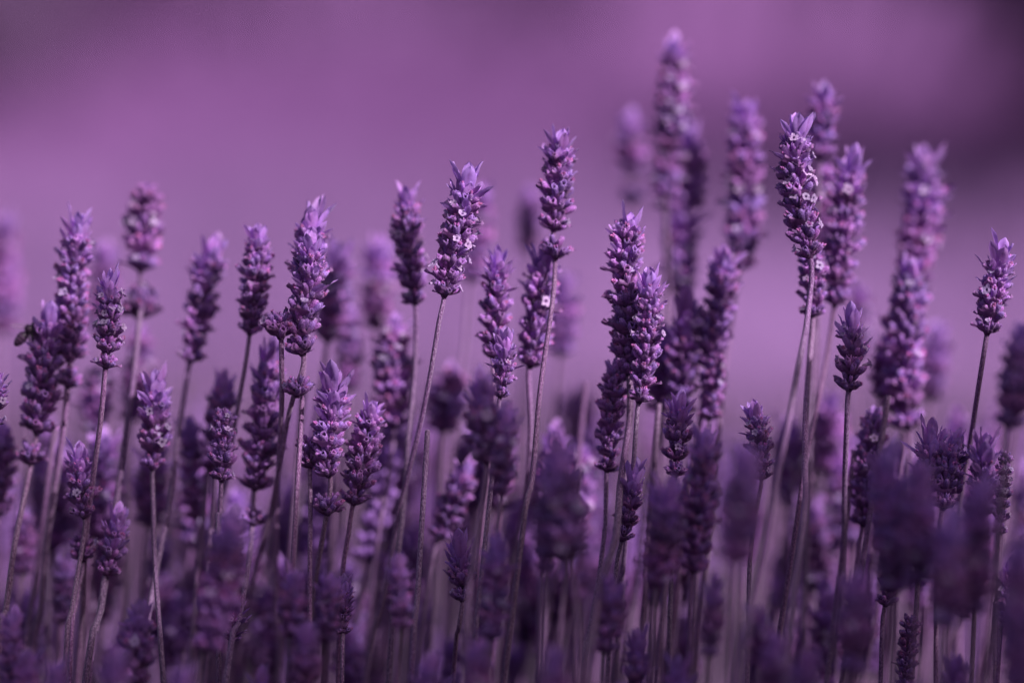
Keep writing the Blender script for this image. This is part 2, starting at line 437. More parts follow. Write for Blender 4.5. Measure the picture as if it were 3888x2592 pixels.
LOWF = patches('field_low_darkened', (.04, .02, .05), (.07, .037, .08), (.10, .055, .115), 1.2)  # darkened field colour, stands in for the shade low in the view
HEDGE = patches('hedge_leaf_dark', (.11, .044, .135), (.16, .066, .19), (.21, .088, .25), 5)
def hill(x, y):
    base = 0 if y < 2.2 else (y-2.2)*.235
    if y > 13: base = 10.8*.235+(y-13)*.10
    return base
def sheet(name, xs, ys, zf, mat, kind):
    rows = [[(x, y, zf(x, y)) for x in xs] for y in ys]
    mb = MB(); mb.grid(rows, mat, [0]*len(ys)); o = link(name, mb.mesh(name)); o['kind'] = kind; return o
sheet('ground', [-400+k*25 for k in range(33)], [-400+k*25 for k in range(17)]+[2.2], lambda x, y: 0.0, SOIL, 'structure')
xs = [-60, -30, -16]+[-10+.25*k for k in range(81)]+[16, 30, 60]
sheet('slope', xs, [2.2, 2.5, 2.8, 3.1, 3.4], lambda x, y: hill(x, y)+.05*noise.noise(Vector((x, y, 0))), LOWF, 'structure')  # near slope gets the darkened colour, shade painted in
sheet('slope', xs, [3.4, 3.6, 3.8, 4.0, 4.2, 4.4, 4.6, 4.8, 5.0, 5.2], lambda x, y: hill(x, y)+.05*noise.noise(Vector((x, y, 0))), FIELD, 'structure')
sheet('hillside', xs, [5.2+.25*k for k in range(32)]+[14, 20, 40, 90, 250], lambda x, y: hill(x, y)+.05*noise.noise(Vector((x, y, 0))), FIELD2, 'structure')
# rows of lavender in bloom on the slope: low mounded ridges bristling with spikes
mb = MB()
rr = random.Random(5)
for k in range(6):
    y0 = (2.95, 3.55, 4.0, 4.45, 4.9, 5.3)[k]; fm = LOWF if k == 0 else (FIELD if k < 3 else FIELD2); rh = .30 if k else .14
    rows = []
    for i in range(9):
        v = i/8; yy = y0-.36+.72*v
        rows.append([(x, yy+.06*noise.noise(Vector((x*2, k*3, 1))), hill(x, yy)+rh*math.sin(math.pi*v)**.6*(1+.25*noise.noise(Vector((x*1.6, k*7, v*2))))-.02) for x in [-8+.2*j for j in range(81)]])
    mb.grid(rows, fm, [0]*9)
    for i in range(2600):
        x = rr.uniform(-7, 7); v = rr.uniform(.1, .95); yy = y0-.36+.72*v
        z = hill(x, yy)+rh*math.sin(math.pi*v)**.6-.02; h = rr.uniform(.10, .2); dx = rr.uniform(-.04, .04)
        mb.tri((x-.012, yy, z), (x+.012, yy, z), (x+dx, yy, z+h), fm)
o = link('lavender_field', mb.mesh('lavender_field')); o['kind'] = 'stuff'; o['label'] = 'blurred rows of lavender in bloom on the far slope'; o['category'] = 'lavender field'

def shrub(label, x, y, w_, h, n, seed, mat=None):
    rg = random.Random(seed); z0 = hill(x, y)
    t_ = link('shrub', None); t_.location = (x, y, z0); t_['label'] = label; t_['category'] = 'shrub'; t_['group'] = 'dark shrubs on the slope'
    cr = MB(); lobes = [(Vector((rg.uniform(-.5, .5)*w_, rg.uniform(-.4, .4)*w_, h*rg.uniform(.3, .72))), rg.uniform(.22, .38)*w_) for _ in range(9)]
    for i in range(n):
        c, q = rg.choice(lobes); v = Vector((rg.gauss(0, 1), rg.gauss(0, 1), rg.gauss(0, 1))).normalized()
        p = c+v*q*rg.uniform(.55, 1.05)
        if p.z < .02: continue
        a = Vector((rg.gauss(0, 1), rg.gauss(0, 1), rg.gauss(0, 1))).normalized()*rg.uniform(.02, .045); b = a.cross(v).normalized()*rg.uniform(.012, .02)
        cr.tri(p-a-b, p-a*.2+b, p+a, mat or SHRUB); cr.tri(p-a-b, p+a, p-b*1.5, mat or SHRUB)
    link('crown', cr.mesh('crown'), t_)
    for i in range(4):
        c, q = lobes[i]; tr = tube([Vector((0, 0, -.03)), c*.5+Vector((rg.uniform(-.05, .05), 0, 0)), c], lambda t: .03*(1-.6*t), SHRUB, ridge=0)
        link('trunk', tr.mesh('trunk'), t_)
shrub('large dark blurred shrub on the slope at the right edge', 1.42, 3.95, 1.05, 1.20, 5500, 1)
shrub('dark blurred shrub high on the slope at the upper left', -1.55, 4.9, 1.0, .95, 5000, 2)
for k in range(14):
    shrub('dark blurred shrub in the hedge along the crest of the slope', -6.5+k*1.0+rr.uniform(-.2, .2), 6.05+rr.uniform(-.08, .08), 1.4, 1.6, 2600, 30+k, HEDGE)

# added tall shrub, unseen at right towards the sun, shades the bush's foot and front
rg = random.Random(41); cr = MB(); SH = Vector((1.0, -.95, 0))
for i in range(24000):
    y = rg.uniform(-2.0, -.12); x = rg.uniform(.66, 1.30)
    top = min(SHADE_A+SHADE_B*(-y), 1.75)+.11*noise.noise(Vector((x*5, y*7, 3)))-.19*math.exp(-((y+.86)/.07)**2)  # the dip in the outline lets sun through to the foreground heads
    z = top*rg.random()**.6
    if z < .03: continue
    p = Vector((x, y, z))-SH
    a = Vector((rg.gauss(0, 1), rg.gauss(0, 1), rg.gauss(0, 1))).normalized()*rg.uniform(.014, .026); b = a.cross(Vector((rg.gauss(0, 1), rg.gauss(0, 1), rg.gauss(0, 1)))).normalized()*rg.uniform(.007, .011)
    cr.grid([[p-a, p-a], [p-a*.2-b, p-a*.2+b], [p+a, p+a]], LEAF, [0, .5, 1])
t_ = link('shrub', None); t_.location = SH; t_['label'] = 'added unseen leafy shrub beyond the right edge, shading the foot of the lavender bush'; t_['category'] = 'shrub'
link('crown', cr.mesh('crown'), t_)
for i in range(6):
    e_ = Vector((rg.uniform(-.2, .2), rg.uniform(-.5, .5), rg.uniform(.8, 1.2)))
    link('trunk', tube([Vector((0, 0, -.03)), e_*.5+Vector((0, 0, .05)), e_], lambda t: .016*(1-.7*t), STEM, ridge=0).mesh('trunk'), t_)

#TABLE
# ------------------------------------------------------------------ the stalks (pixels in a 2352 x 1568 picture, metres behind the focus plane)
BACK = 'blurred lavender stalks standing behind the sharp ones'
FRONT = 'blurred lavender stalks standing in front of the sharp ones'
SHARP = 'sharp lavender stalks in the focus plane'
SOFT = 'slightly soft lavender stalks just behind the focus plane'
T = [
# tall and sharp, from left to right
dict(l='short sharp lavender spike full of white flowers, stem crossing a lower spike, far left', d=0, h=[(249,618),(252,740),(241,860)], s=[(232,963),(212,1110),(196,1250),(190,1400),(176,1568)], w=66, c=1.35, b=.36, g=SHARP, r=1.15),
dict(l='long lavender spike with feathery crown and loose lowest whorl, right behind the bee\'s spike', d=.020, h=[(187,476),(170,640),(165,780),(154,905)], s=[(150,960),(128,1110),(105,1260),(93,1400),(62,1568)], w=78, c=1.45, b=.06, g=SOFT, gaps=[(.83,.9)], r=1.35),
dict(l='lavender spike the bee clings to, with a small loose whorl hanging below', d=.018, h=[(120,690),(100,850),(82,1010)], s=[(72,1062),(55,1150),(34,1250),(14,1400),(-6,1540)], w=86, c=1.2, b=.05, g=SOFT, stub=[(72,1058,.72,1)], r=1.1),
dict(l='soft tall lavender head in two clumps, bare stem showing between them, upper left', d=.040, h=[(340,412),(332,530),(322,640)], s=[(325,690),(321,735),(303,900),(268,1150),(232,1400),(195,1568)], w=78, c=.35, b=.15, g=BACK, stub=[(322,722,.95,0), (325,700,.85,0)], r=1.15),
dict(l='soft lavender head leaning right, dark below, pale flowers on its right edge', d=.032, h=[(500,537),(470,650),(455,740),(432,848)], s=[(420,930),(410,1000),(392,1140),(352,1350),(330,1568)], w=74, c=1.4, b=.14, g=BACK, r=1.15, de=True),
dict(l='slim even lavender spike with rounded base, alone above a stem sloping lower left', d=.017, h=[(591,503),(588,620),(572,782)], s=[(562,850),(541,963),(518,1110),(502,1156),(497,1260),(488,1568)], w=68, c=1.25, b=.02, g=SOFT),
dict(l='large sharp leafy lavender spike with a small dark whorl hanging below it', d=0, h=[(712,528),(712,640),(692,760),(698,832)], s=[(684,880),(664,950),(640,1080),(620,1180),(588,1300),(560,1430),(532,1568)], w=84, c=1.0, b=.16, g=SHARP, leafy=3, stub=[(683,903,.72,1)]),
dict(l='lavender crown fanning out wide directly above and behind the large leafy spike', d=.012, h=[(722,452),(712,560),(703,700)], s=[(700,800),(690,1000),(678,1200),(665,1568)], w=80, c=1.5, b=.03, g=SHARP),
dict(l='stubby lavender head of a single round whorl on a straight vertical stem', d=0, h=[(645,706),(646,782)], s=[(648,880),(646,963),(638,1090),(634,1250),(636,1420),(642,1568)], w=72, c=.25, b=.08, g=SHARP, stub=[(645,766,1.08,1),(647,750,.85,0)], r=1.1),
dict(l='blurred lavender head with bright flower blobs, right behind the leafy spike', d=.052, h=[(788,538),(770,660),(750,800)], s=[(736,900),(700,1100),(668,1300)], w=76, c=1.4, b=.18, g=BACK),
dict(l='straight lavender head with frilly pale crown, left of the leaning white-flowered spike', d=.022, h=[(934,420),(938,560),(956,716)], s=[(953,850),(938,1000),(928,1150),(912,1300),(893,1568)], w=72, c=1.15, b=.14, g=SOFT, r=1.1),
dict(l='sharp dark lavender spike leaning right with rows of white flowers down its right side', d=0, h=[(1076,362),(1062,500),(1030,620),(1018,696)], s=[(1008,740),(990,850),(968,963),(932,1110),(918,1160),(897,1290),(872,1407),(838,1568)], w=78, c=1.5, b=.34, g=SHARP),
dict(l='headless stem cut off flat, standing bare in the middle of the bush', d=0, h=[(982,990),(978,1100)], s=[(966,1250),(958,1380),(944,1568)], w=10, cut=True, g=SHARP),
dict(l='dark lavender head with a spreading crown of pointed bracts, left of centre', d=.015, h=[(1146,562),(1140,690),(1132,838)], s=[(1132,900),(1118,1100),(1100,1300)], w=72, c=1.3, b=.05, g=SOFT, wide=1.35),
dict(l='small bright violet lavender bud spike overlapping the dark head left of centre', d=.002, h=[(1164,744),(1158,840),(1146,925)], s=[(1140,1000),(1125,1150),(1105,1330),(1085,1568)], w=56, c=1.7, b=.05, g=SHARP),
dict(l='tall mid-picture lavender spike with a star-like crown and one whorl set apart below', d=.012, h=[(1288,280),(1282,400),(1270,546)], s=[(1275,610),(1268,700),(1240,900),(1222,1100),(1190,1300)], w=80, c=1.4, b=.1, g=SHARP, stub=[(1276,585,.8,1)]),
dict(l='dense lavender head with a full feathery crown just below the star-crowned spike', d=.018, h=[(1252,548),(1238,700),(1214,860)], s=[(1219,963),(1208,1130),(1180,1272),(1168,1360),(1145,1568)], w=84, c=1.35, b=.1, g=SOFT, r=1.15),
dict(l='very long lavender spike of many tight whorls with one pale flower at the upper left', d=.008, h=[(1446,476),(1438,620),(1442,760),(1446,880)], s=[(1446,963),(1424,1117),(1415,1233),(1388,1310),(1368,1410),(1354,1503),(1346,1568)], w=86, c=1.1, b=.07, g=SHARP, r=1.35),
dict(l='sharp slim lavender spike pressed against the right side of the very long one', d=-.002, h=[(1490,600),(1492,720),(1480,850),(1464,938)], s=[(1456,1050),(1440,1200),(1425,1400),(1410,1568)], w=66, c=1.5, b=.16, g=SHARP),
dict(l='dark lavender head in shade beside the stem of the very long spike', d=.010, h=[(1412,820),(1405,950),(1392,1096)], s=[(1390,1200),(1372,1350),(1345,1500),(1338,1568)], w=66, c=.9, b=.0, g=SHARP),
dict(l='lavender head with a cupped pale crown left of the dark-backed one, right of centre', d=.030, h=[(1582,670),(1572,800),(1560,965)], s=[(1550,1100),(1530,1300)], w=82, c=1.4, b=.05, g=SOFT, de=True),
dict(l='lavender head with a fuzzy bright crown standing before a dark tall blurred spike', d=.030, h=[(1668,556),(1655,690),(1622,860)], s=[(1612,940),(1596,1050),(1560,1300)], w=80, c=1.3, b=.1, g=SOFT, de=True, r=1.1),
dict(l='loose soft lavender head low behind the fuzzy bright-crowned one', d=.026, h=[(1645,800),(1638,880),(1628,975)], s=[(1618,1050),(1600,1300)], w=60, c=.5, b=.12, g=SOFT),
dict(l='tallest sharp lavender spike, leafy on top, on a long bowed stem', d=0, h=[(1832,254),(1826,380),(1842,500),(1864,608)], s=[(1860,680),(1850,760),(1832,850),(1808,985),(1778,1125),(1758,1235),(1738,1330),(1716,1440),(1698,1568)], w=84, c=1.3, b=.3, g=SHARP, leafy=3, r=1.15),
dict(l='lavender head half hidden behind the stem of the tallest sharp spike', d=.014, h=[(1866,560),(1868,650),(1866,742)], s=[(1856,860),(1850,963),(1849,1075),(1850,1148),(1840,1240),(1824,1350),(1812,1460),(1804,1568)], w=68, c=.6, b=.14, g=SOFT, r=1.3),
dict(l='long soft lavender head with outspread side bract and dark left flank, right of the tallest', d=.030, h=[(1957,340),(1945,480),(1930,600),(1914,718)], s=[(1902,800),(1880,920),(1858,1020),(1830,1200)], w=84, c=1.2, b=.12, g=SOFT, de=True, leafy=2),
dict(l='short sharp lavender spike with bright crown, alone on a straight stem banded by shadow', d=0, h=[(1948,700),(1958,800),(1947,912)], s=[(1945,963),(1940,1100),(1936,1280),(1926,1450),(1920,1568)], w=72, c=1.3, b=.1, g=SHARP, r=1.15),
dict(l='sharp lavender spike by the right edge with a crown bract sticking out to the right', d=0, h=[(2312,542),(2285,660),(2264,782)], s=[(2250,870),(2233,980),(2216,1080),(2198,1200),(2180,1350)], w=74, c=1.4, b=.14, g=SHARP, wide=1.25, r=1.1),
# low, sharp or nearly so
dict(l='small low lavender head crossed by the stem of the white-flowered spike at far left', d=.008, h=[(186,1008),(184,1100),(196,1202)], s=[(185,1280),(165,1400),(148,1568)], w=66, c=1.4, b=.03, g=SHARP),
dict(l='short lavender head with curled violet crown, left part of the bush', d=.014, h=[(358,838),(356,960),(350,1092)], s=[(352,1150),(356,1290),(366,1430),(376,1568)], w=72, c=1.6, b=.14, g=SOFT),
dict(l='dark lavender head carrying one pale five-lobed flower, left part of the bush', d=.006, h=[(515,930),(514,1010),(508,1118)], s=[(505,1200),(500,1300)], w=62, c=.3, b=.2, g=SHARP),
dict(l='blurred dark lavender head behind the one with a single pale flower', d=.030, h=[(520,856),(500,980),(490,1100)], s=[(485,1200)], w=74, c=1.2, b=.1, g=SOFT),
dict(l='long feathery dark lavender spike with a narrow loose whorl beneath, left of the vertical stem', d=.020, h=[(622,780),(612,900),(600,1020),(582,1140)], s=[(580,1200),(570,1300),(548,1430),(518,1568)], w=84, c=1.3, b=.02, g=SOFT, stub=[(581,1200,.62,1)]),
dict(l='lavender spike with a large dark violet crown of pointed bracts in shade', d=.004, h=[(772,820),(762,950),(752,1060),(760,1110)], s=[(750,1180),(738,1250),(722,1350),(710,1450),(700,1568)], w=78, c=1.7, b=.0, g=SHARP, stub=[(752,1172,.85,1)]),
dict(l='small dark whorl of buds leaning out left of the violet-crowned spike', d=.006, h=[(715,990),(712,1088)], s=[(713,1200),(712,1400)], w=66, c=.2, b=.03, g=SHARP),
dict(l='brown-mauve lavender head leaning right with a short pale crown, left of centre', d=.008, h=[(858,912),(838,1030),(808,1172)], s=[(800,1230),(785,1330),(776,1568)], w=76, c=1.0, b=.02, g=SHARP),
dict(l='dark lavender head bent over to the right with a bright crown, low centre left', d=.030, h=[(1080,1050),(1045,1150),(1000,1252)], s=[(985,1330),(960,1568)], w=72, c=1.2, b=.05, g=SOFT),
dict(l='small sharp open-crowned lavender head low left of centre, a stem crossing it', d=0, h=[(1054,1218),(1058,1300),(1062,1392)], s=[(1052,1450),(1040,1568)], w=60, c=1.7, b=.08, g=SHARP, wide=1.2),
dict(l='tiny sharp dark lavender head low at left with no open flowers', d=0, h=[(792,1314),(788,1390),(788,1466)], s=[(786,1568)], w=46, c=1.6, b=0, g=SHARP),
dict(l='small pale-bracted lavender head near the bottom left, between two slanting stems', d=.002, h=[(545,1368),(540,1420),(530,1480)], s=[(522,1568)], w=50, c=1.5, b=.2, g=SHARP, wide=1.2),
dict(l='small sharp lavender head peeping out behind the thick stem right of centre', d=0, h=[(1458,1055),(1448,1150),(1425,1252)], s=[(1412,1330),(1395,1568)], w=56, c=1.7, b=.1, g=SHARP),
dict(l='dark lavender spike with magenta dry florets, right of centre in the shade', d=.004, h=[(1562,900),(1556,1000),(1550,1108)], s=[(1545,1250),(1535,1568)], w=66, c=1.3, b=.02, g=SHARP),
dict(l='small sharp lavender spike bending right with a bright tip, half behind a purple blur', d=0, h=[(1722,918),(1735,960),(1748,1040),(1748,1112)], s=[(1735,1180),(1722,1290),(1716,1568)], w=58, c=1.3, b=.14, g=SHARP, wide=1.2),
dict(l='sharp lavender head with hooked crown bracts, lower right, left neighbour of the cone-shaped one', d=.001, h=[(2140,960),(2135,1060),(2120,1180)], s=[(2110,1300)], w=72, c=1.5, b=.06, g=SHARP, wide=1.3),
dict(l='cone-shaped sharp lavender head narrowing downward, touching a pale stem at lower right', d=0, h=[(2198,980),(2182,1070),(2162,1184)], s=[(2155,1260),(2150,1568)], w=76, c=1.1, b=.06, g=SHARP),
dict(l='narrow sharp lavender spike with white florets close to the right edge', d=0, h=[(2312,1030),(2304,1120),(2296,1236)], s=[(2290,1350),(2285,1568)], w=44, c=.5, b=.25, g=SHARP),
dict(l='lavender crown of cupped violet bracts at lower right, left of the narrow white-flowered spike', d=-.004, h=[(2268,972),(2258,1080),(2250,1200)], s=[(2240,1350)], w=64, c=1.8, b=.02, g=SHARP),
dict(l='wilted reddish dark lavender head at the bottom right', d=0, h=[(2092,1405),(2085,1480),(2074,1590)], s=[(2070,1700)], w=48, c=.2, b=0, g=SHARP),
dict(l='small dark lavender head in deep shade below the tall double blur on the right', d=.003, h=[(2062,1230),(2050,1310),(2030,1402)], s=[(2022,1568)], w=62, c=.4, b=.02, g=SHARP),
dict(l='dim sharp lavender head low at the right edge', d=0, h=[(2322,1275),(2312,1360),(2300,1440)], s=[(2290,1568)], w=52, c=1.6, b=.12, g=SHARP),
dict(l='dark lavender head leaning over low at left with ring-shaped florets', d=.010, h=[(278,1155),(262,1240),(238,1332)], s=[(222,1450),(205,1568)], w=70, c=1.3, b=.1, g=SHARP),
dict(l='low dark lavender whorl left of the ring-flowered head at lower left', d=.012, h=[(186,1215),(192,1300)], s=[(176,1380),(160,1568)], w=62, c=.3, b=.06, g=SHARP),
dict(l='lavender head cut by the left edge of the picture with white florets', d=0, h=[(-4,840),(-8,920),(-14,990)], s=[(-20,1200),(-40,1568)], w=56, c=1.2, b=.2, g=SHARP),
# soft and blurred, behind
dict(l='tallest blurred lavender spike, top reaching nearly the upper edge right of centre', d=.060, h=[(1554,78),(1548,200),(1532,360)], s=[(1530,500),(1540,800),(1535,1100)], w=64, c=1.3, b=.12, g=BACK),
dict(l='blurred bright lavender spike tucked under the right side of the tallest blurred one', d=.070, h=[(1577,275),(1585,380),(1578,500)], s=[(1570,700),(1560,1000)], w=66, c=1.3, b=.2, g=BACK),
dict(l='dark blurred lavender head low on the left of the tallest blurred cluster', d=.062, h=[(1535,330),(1530,420),(1528,500)], s=[(1528,700),(1520,1000)], w=56, c=.3, b=.15, g=BACK),
dict(l='blurred lavender head lowest in the tall blurred cluster right of centre', d=.068, h=[(1565,425),(1562,540),(1558,690)], s=[(1552,900),(1540,1200)], w=76, c=1.5, b=.15, g=BACK),
dict(l='faint blurred lavender spike, leftmost of the tall ones right of centre', d=.100, h=[(1447,245),(1448,330),(1450,420)], s=[(1450,470),(1448,700),(1440,1000)], w=66, c=1.3, b=.03, g=BACK, stub=[(1452,465,.8,1)]),
dict(l='tall blurred lavender spike, dark below, between tall blurred cluster and tallest sharp spike', d=.055, h=[(1716,216),(1712,360),(1706,500),(1692,640)], s=[(1680,720),(1665,850),(1650,1000)], w=76, c=1.3, b=.2, g=BACK),
dict(l='blurred lavender spike rising behind the right shoulder of the tallest sharp one', d=.045, h=[(1893,186),(1888,280),(1882,380)], s=[(1876,500),(1870,700)], w=66, c=1.2, b=.12, g=BACK),
dict(l='pale blurred lavender head hidden directly behind the upper body of the tallest sharp one', d=.050, h=[(1892,370),(1886,480),(1880,610)], s=[(1874,800)], w=66, c=.4, b=.28, g=BACK),
dict(l='tall blurred lavender spike second from the right edge, bright split tip', d=.052, h=[(2126,325),(2118,470),(2092,680)], s=[(2088,760),(2080,900)], w=84, c=1.3, b=.1, g=BACK, leafy=5),
dict(l='long blurred lavender head straight below the tall one with the split tip', d=.036, h=[(2096,590),(2078,760),(2072,900),(2090,1005)], s=[(2085,1100),(2060,1300)], w=90, c=1.0, b=.12, g=BACK),
dict(l='blurred lavender head left of and behind the long one under the split tip', d=.045, h=[(2040,760),(2030,860),(2020,930)], s=[(2010,1100)], w=60, c=.9, b=.1, g=BACK),
dict(l='pale blurred lavender tip between the double blurred spike and the right edge', d=.085, h=[(2155,735),(2145,830),(2135,930)], s=[(2120,1100)], w=60, c=1.4, b=.1, g=BACK),
dict(l='faint blurred lavender tip behind the short spike on the banded stem', d=.085, h=[(1972,640),(1976,730),(1970,830)], s=[(1965,1000)], w=52, c=1.4, b=.05, g=BACK),
dict(l='very blurred lavender column at the left edge, upper part', d=.105, h=[(8,480),(12,600),(8,780)], s=[(0,1000)], w=68, c=1.2, b=.1, g=BACK),
dict(l='blurred bright lavender tip behind the white-flowered spike at far left', d=.085, h=[(246,550),(240,650),(232,780)], s=[(225,1000)], w=60, c=1.6, b=.1, g=BACK),
dict(l='blurred lavender column left of the two-clump head\'s stem', d=.070, h=[(322,745),(318,850),(300,980)], s=[(290,1200)], w=62, c=.9, b=.05, g=BACK),
dict(l='blurred dark lavender head under the loose whorl at left, behind a stem', d=.060, h=[(225,840),(222,930),(215,1010)], s=[(210,1200)], w=66, c=.6, b=.05, g=BACK),
dict(l='blurred lavender head with a bright dot at its base, left of centre', d=.072, h=[(873,535),(870,650),(864,772)], s=[(868,900),(862,1200)], w=68, c=1.4, b=.1, g=BACK),
dict(l='blurred narrow lavender head below the bright-blobbed one', d=.065, h=[(805,695),(802,790),(800,905)], s=[(795,1000),(780,1200)], w=54, c=1.2, b=.12, g=BACK),
dict(l='dark mottled blurred lavender head left of the two tall stems of the centre left', d=.040, h=[(915,715),(900,820),(905,1000)], s=[(890,1100),(860,1300),(840,1568)], w=78, c=1.0, b=.06, g=BACK),
dict(l='blurred bright lavender head behind the right side of the leaning white-flowered spike', d=.075, h=[(1106,412),(1100,520),(1078,660)], s=[(1068,800),(1050,1000)], w=60, c=1.4, b=.25, g=BACK),
dict(l='blurred lavender head right of the dense feathery-crowned one', d=.080, h=[(1296,620),(1294,720),(1285,830)], s=[(1275,950),(1255,1200)], w=66, c=1.5, b=.2, g=BACK),
dict(l='very faint blurred lavender head left of the star-crowned spike', d=.110, h=[(1222,425),(1218,500),(1212,590)], s=[(1205,800)], w=52, c=1.4, b=.1, g=BACK),
dict(l='blurred dark lavender head between the dark pointed-crowned head and the leaning spike\'s stem', d=.060, h=[(1040,835),(1025,920),(1010,1010)], s=[(1000,1200)], w=84, c=.8, b=.15, g=BACK),
dict(l='small blurred violet lavender head low in the left of the bush, dark teardrop base', d=.040, h=[(436,948),(440,1060),(452,1204)], s=[(455,1300),(450,1568)], w=52, c=1.7, b=.05, g=BACK),
dict(l='blurred dark lavender head low near the left edge with one light spot', d=.045, h=[(55,1165),(56,1250),(48,1330)], s=[(40,1450)], w=56, c=1.0, b=.1, g=BACK),
dict(l='blurred violet-tipped lavender head at lower left between two leaning stems', d=.040, h=[(152,1265),(150,1340),(142,1440)], s=[(135,1568)], w=50, c=1.5, b=.03, g=BACK),
dict(l='very blurred dark round lavender head just above the centre of the lower half', d=.120, h=[(1335,880),(1330,950),(1325,1030)], s=[(1320,1200)], w=90, c=.4, b=.0, g=BACK),
dict(l='blurred lavender head left of the cupped pale-crowned one', d=.045, h=[(1528,740),(1520,850),(1512,960)], s=[(1505,1060),(1470,1250)], w=62, c=1.2, b=.05, g=BACK),
dict(l='blurred lavender tip glimpsed low behind the smudged dark head of the centre', d=.060, h=[(1345,990),(1340,1060),(1335,1140)], s=[(1330,1300)], w=56, c=1.4, b=.1, g=BACK),
dict(l='blurred dark lavender head right of the long bowed stem, behind it', d=.070, h=[(1905,900),(1900,1000),(1890,1100)], s=[(1880,1250)], w=80, c=1.0, b=.05, g=BACK),
dict(l='soft mauve lavender head left of the dark foreground pair at lower right', d=.018, h=[(2010,930),(1998,1060),(1978,1222)], s=[(1968,1300),(1955,1568)], w=76, c=.8, b=.08, g=SOFT),
dict(l='blurred lavender column at the left edge above the bee stalk\'s base', d=.030, h=[(6,965),(4,1080),(-4,1200)], s=[(-6,1400)], w=66, c=1.2, b=.02, g=SOFT, de=True),
# out of focus, in front
dict(l='purple blurred lavender head in front of the pointed-crowned dark one, left of centre', d=-.028, h=[(1112,850),(1110,960),(1118,1080)], s=[(1100,1200),(1080,1330),(1068,1568)], w=82, c=1.4, b=.08, g=FRONT),
dict(l='blurred violet lavender head with brown base, right half of the blurred pair left of centre', d=-.030, h=[(1158,920),(1156,1040),(1150,1150)], s=[(1135,1280),(1115,1568)], w=66, c=1.4, b=.1, g=FRONT),
dict(l='large dark blurred lavender head hanging low in the centre', d=-.050, h=[(1278,1010),(1290,1150),(1312,1302)], s=[(1325,1400),(1330,1568)], w=100, c=1.4, b=.06, g=FRONT),
dict(l='dark blurred lavender head behind the left flank of the large one low in the centre', d=-.045, h=[(1262,1120),(1255,1220),(1245,1330)], s=[(1240,1568)], w=66, c=.8, b=.04, g=FRONT),
dict(l='soft violet lavender head above a dark body at the lower right of centre', d=-.034, h=[(1540,1085),(1525,1220),(1505,1364)], s=[(1495,1568)], w=84, c=1.4, b=.06, g=FRONT),
dict(l='long brownish blurred lavender head with white specks on its right edge', d=-.022, h=[(1622,970),(1615,1100),(1600,1220),(1588,1330)], s=[(1580,1568)], w=84, c=1.2, b=.06, g=FRONT),
dict(l='large blurred purple lavender head in front of the small bending spike', d=-.075, h=[(1708,1010),(1705,1140),(1688,1310)], s=[(1680,1568)], w=92, c=1.5, b=.14, g=FRONT),
dict(l='left one of the two very large dark blurred lavender heads at lower right', d=-.050, h=[(2030,1010),(2045,1180),(2050,1380)], s=[(2050,1568)], w=84, c=1.7, b=.08, g=FRONT),
dict(l='right one of the two very large dark blurred lavender heads at lower right', d=-.060, h=[(2112,1035),(2110,1180),(2105,1360)], s=[(2100,1568)], w=84, c=1.7, b=.08, g=FRONT),
dict(l='very blurred violet lavender head near the lower right corner', d=-.065, h=[(2258,1080),(2245,1230),(2235,1430)], s=[(2230,1568)], w=80, c=1.6, b=.1, g=FRONT),
dict(l='very blurred dim lavender head between the dark pair and the violet one at lower right', d=-.070, h=[(2182,1180),(2178,1300),(2165,1460)], s=[(2160,1600)], w=88, c=1.4, b=.08, g=FRONT),
dict(l='dark purple blurred lavender head cut by the right edge at mid height', d=-.045, h=[(2348,730),(2335,870),(2312,1000)], s=[(2305,1100),(2290,1300)], w=80, c=1.3, b=.1, g=FRONT),
dict(l='dark blurred lavender mass in the lower right corner', d=-.090, h=[(2340,1230),(2340,1400),(2335,1600)], s=[(2330,1700)], w=96, c=1.3, b=.03, g=FRONT),
dict(l='blurred violet lavender head at lower left with brownish body, in front of two stems', d=-.040, h=[(532,1165),(520,1280),(495,1400),(468,1510)], s=[(450,1600)], w=84, c=1.4, b=.12, g=FRONT),
dict(l='small blurred lavender head low at left, leftmost of a blurred pair', d=-.030, h=[(682,1290),(674,1380),(664,1475)], s=[(660,1568)], w=66, c=1.3, b=.04, g=FRONT),
dict(l='small blurred lavender head low at left with violet crown, beside the tiny sharp head', d=-.026, h=[(762,1305),(755,1390),(744,1488)], s=[(744,1600)], w=64, c=1.3, b=.08, g=FRONT),
dict(l='blurred grey-mauve lavender head low, left of the bare cut stem', d=-.028, h=[(912,1258),(918,1350),(922,1456)], s=[(910,1568)], w=56, c=1.5, b=.06, g=FRONT),
dict(l='blurred vivid violet lavender head low, right of the small open-crowned sharp one', d=-.034, h=[(1146,1205),(1138,1330),(1128,1480)], s=[(1120,1600)], w=68, c=1.5, b=.04, g=FRONT),
dict(l='dark blurred lavender head with violet tip low, right of centre', d=-.030, h=[(1410,1318),(1400,1410),(1388,1512)], s=[(1385,1600)], w=70, c=1.3, b=.04, g=FRONT),
dict(l='dark lavender head with feathery tip at the bottom, left quarter', d=-.020, h=[(322,1368),(318,1460),(310,1590)], s=[(305,1700)], w=82, c=1.2, b=.03, g=FRONT),
dict(l='blurred dark lavender head low under the tallest spike\'s stem', d=-.040, h=[(1728,1385),(1738,1450),(1745,1540)], s=[(1740,1650)], w=66, c=1.3, b=.05, g=FRONT),
dict(l='blurred dark lavender head low, left of the shadow-banded stem\'s foot', d=-.060, h=[(1968,1300),(1962,1420),(1955,1560)], s=[(1950,1700)], w=80, c=1.3, b=.03, g=FRONT),
]
ORD = 'first second third fourth fifth sixth seventh eighth ninth tenth eleventh twelfth thirteenth fourteenth fifteenth sixteenth'.split()
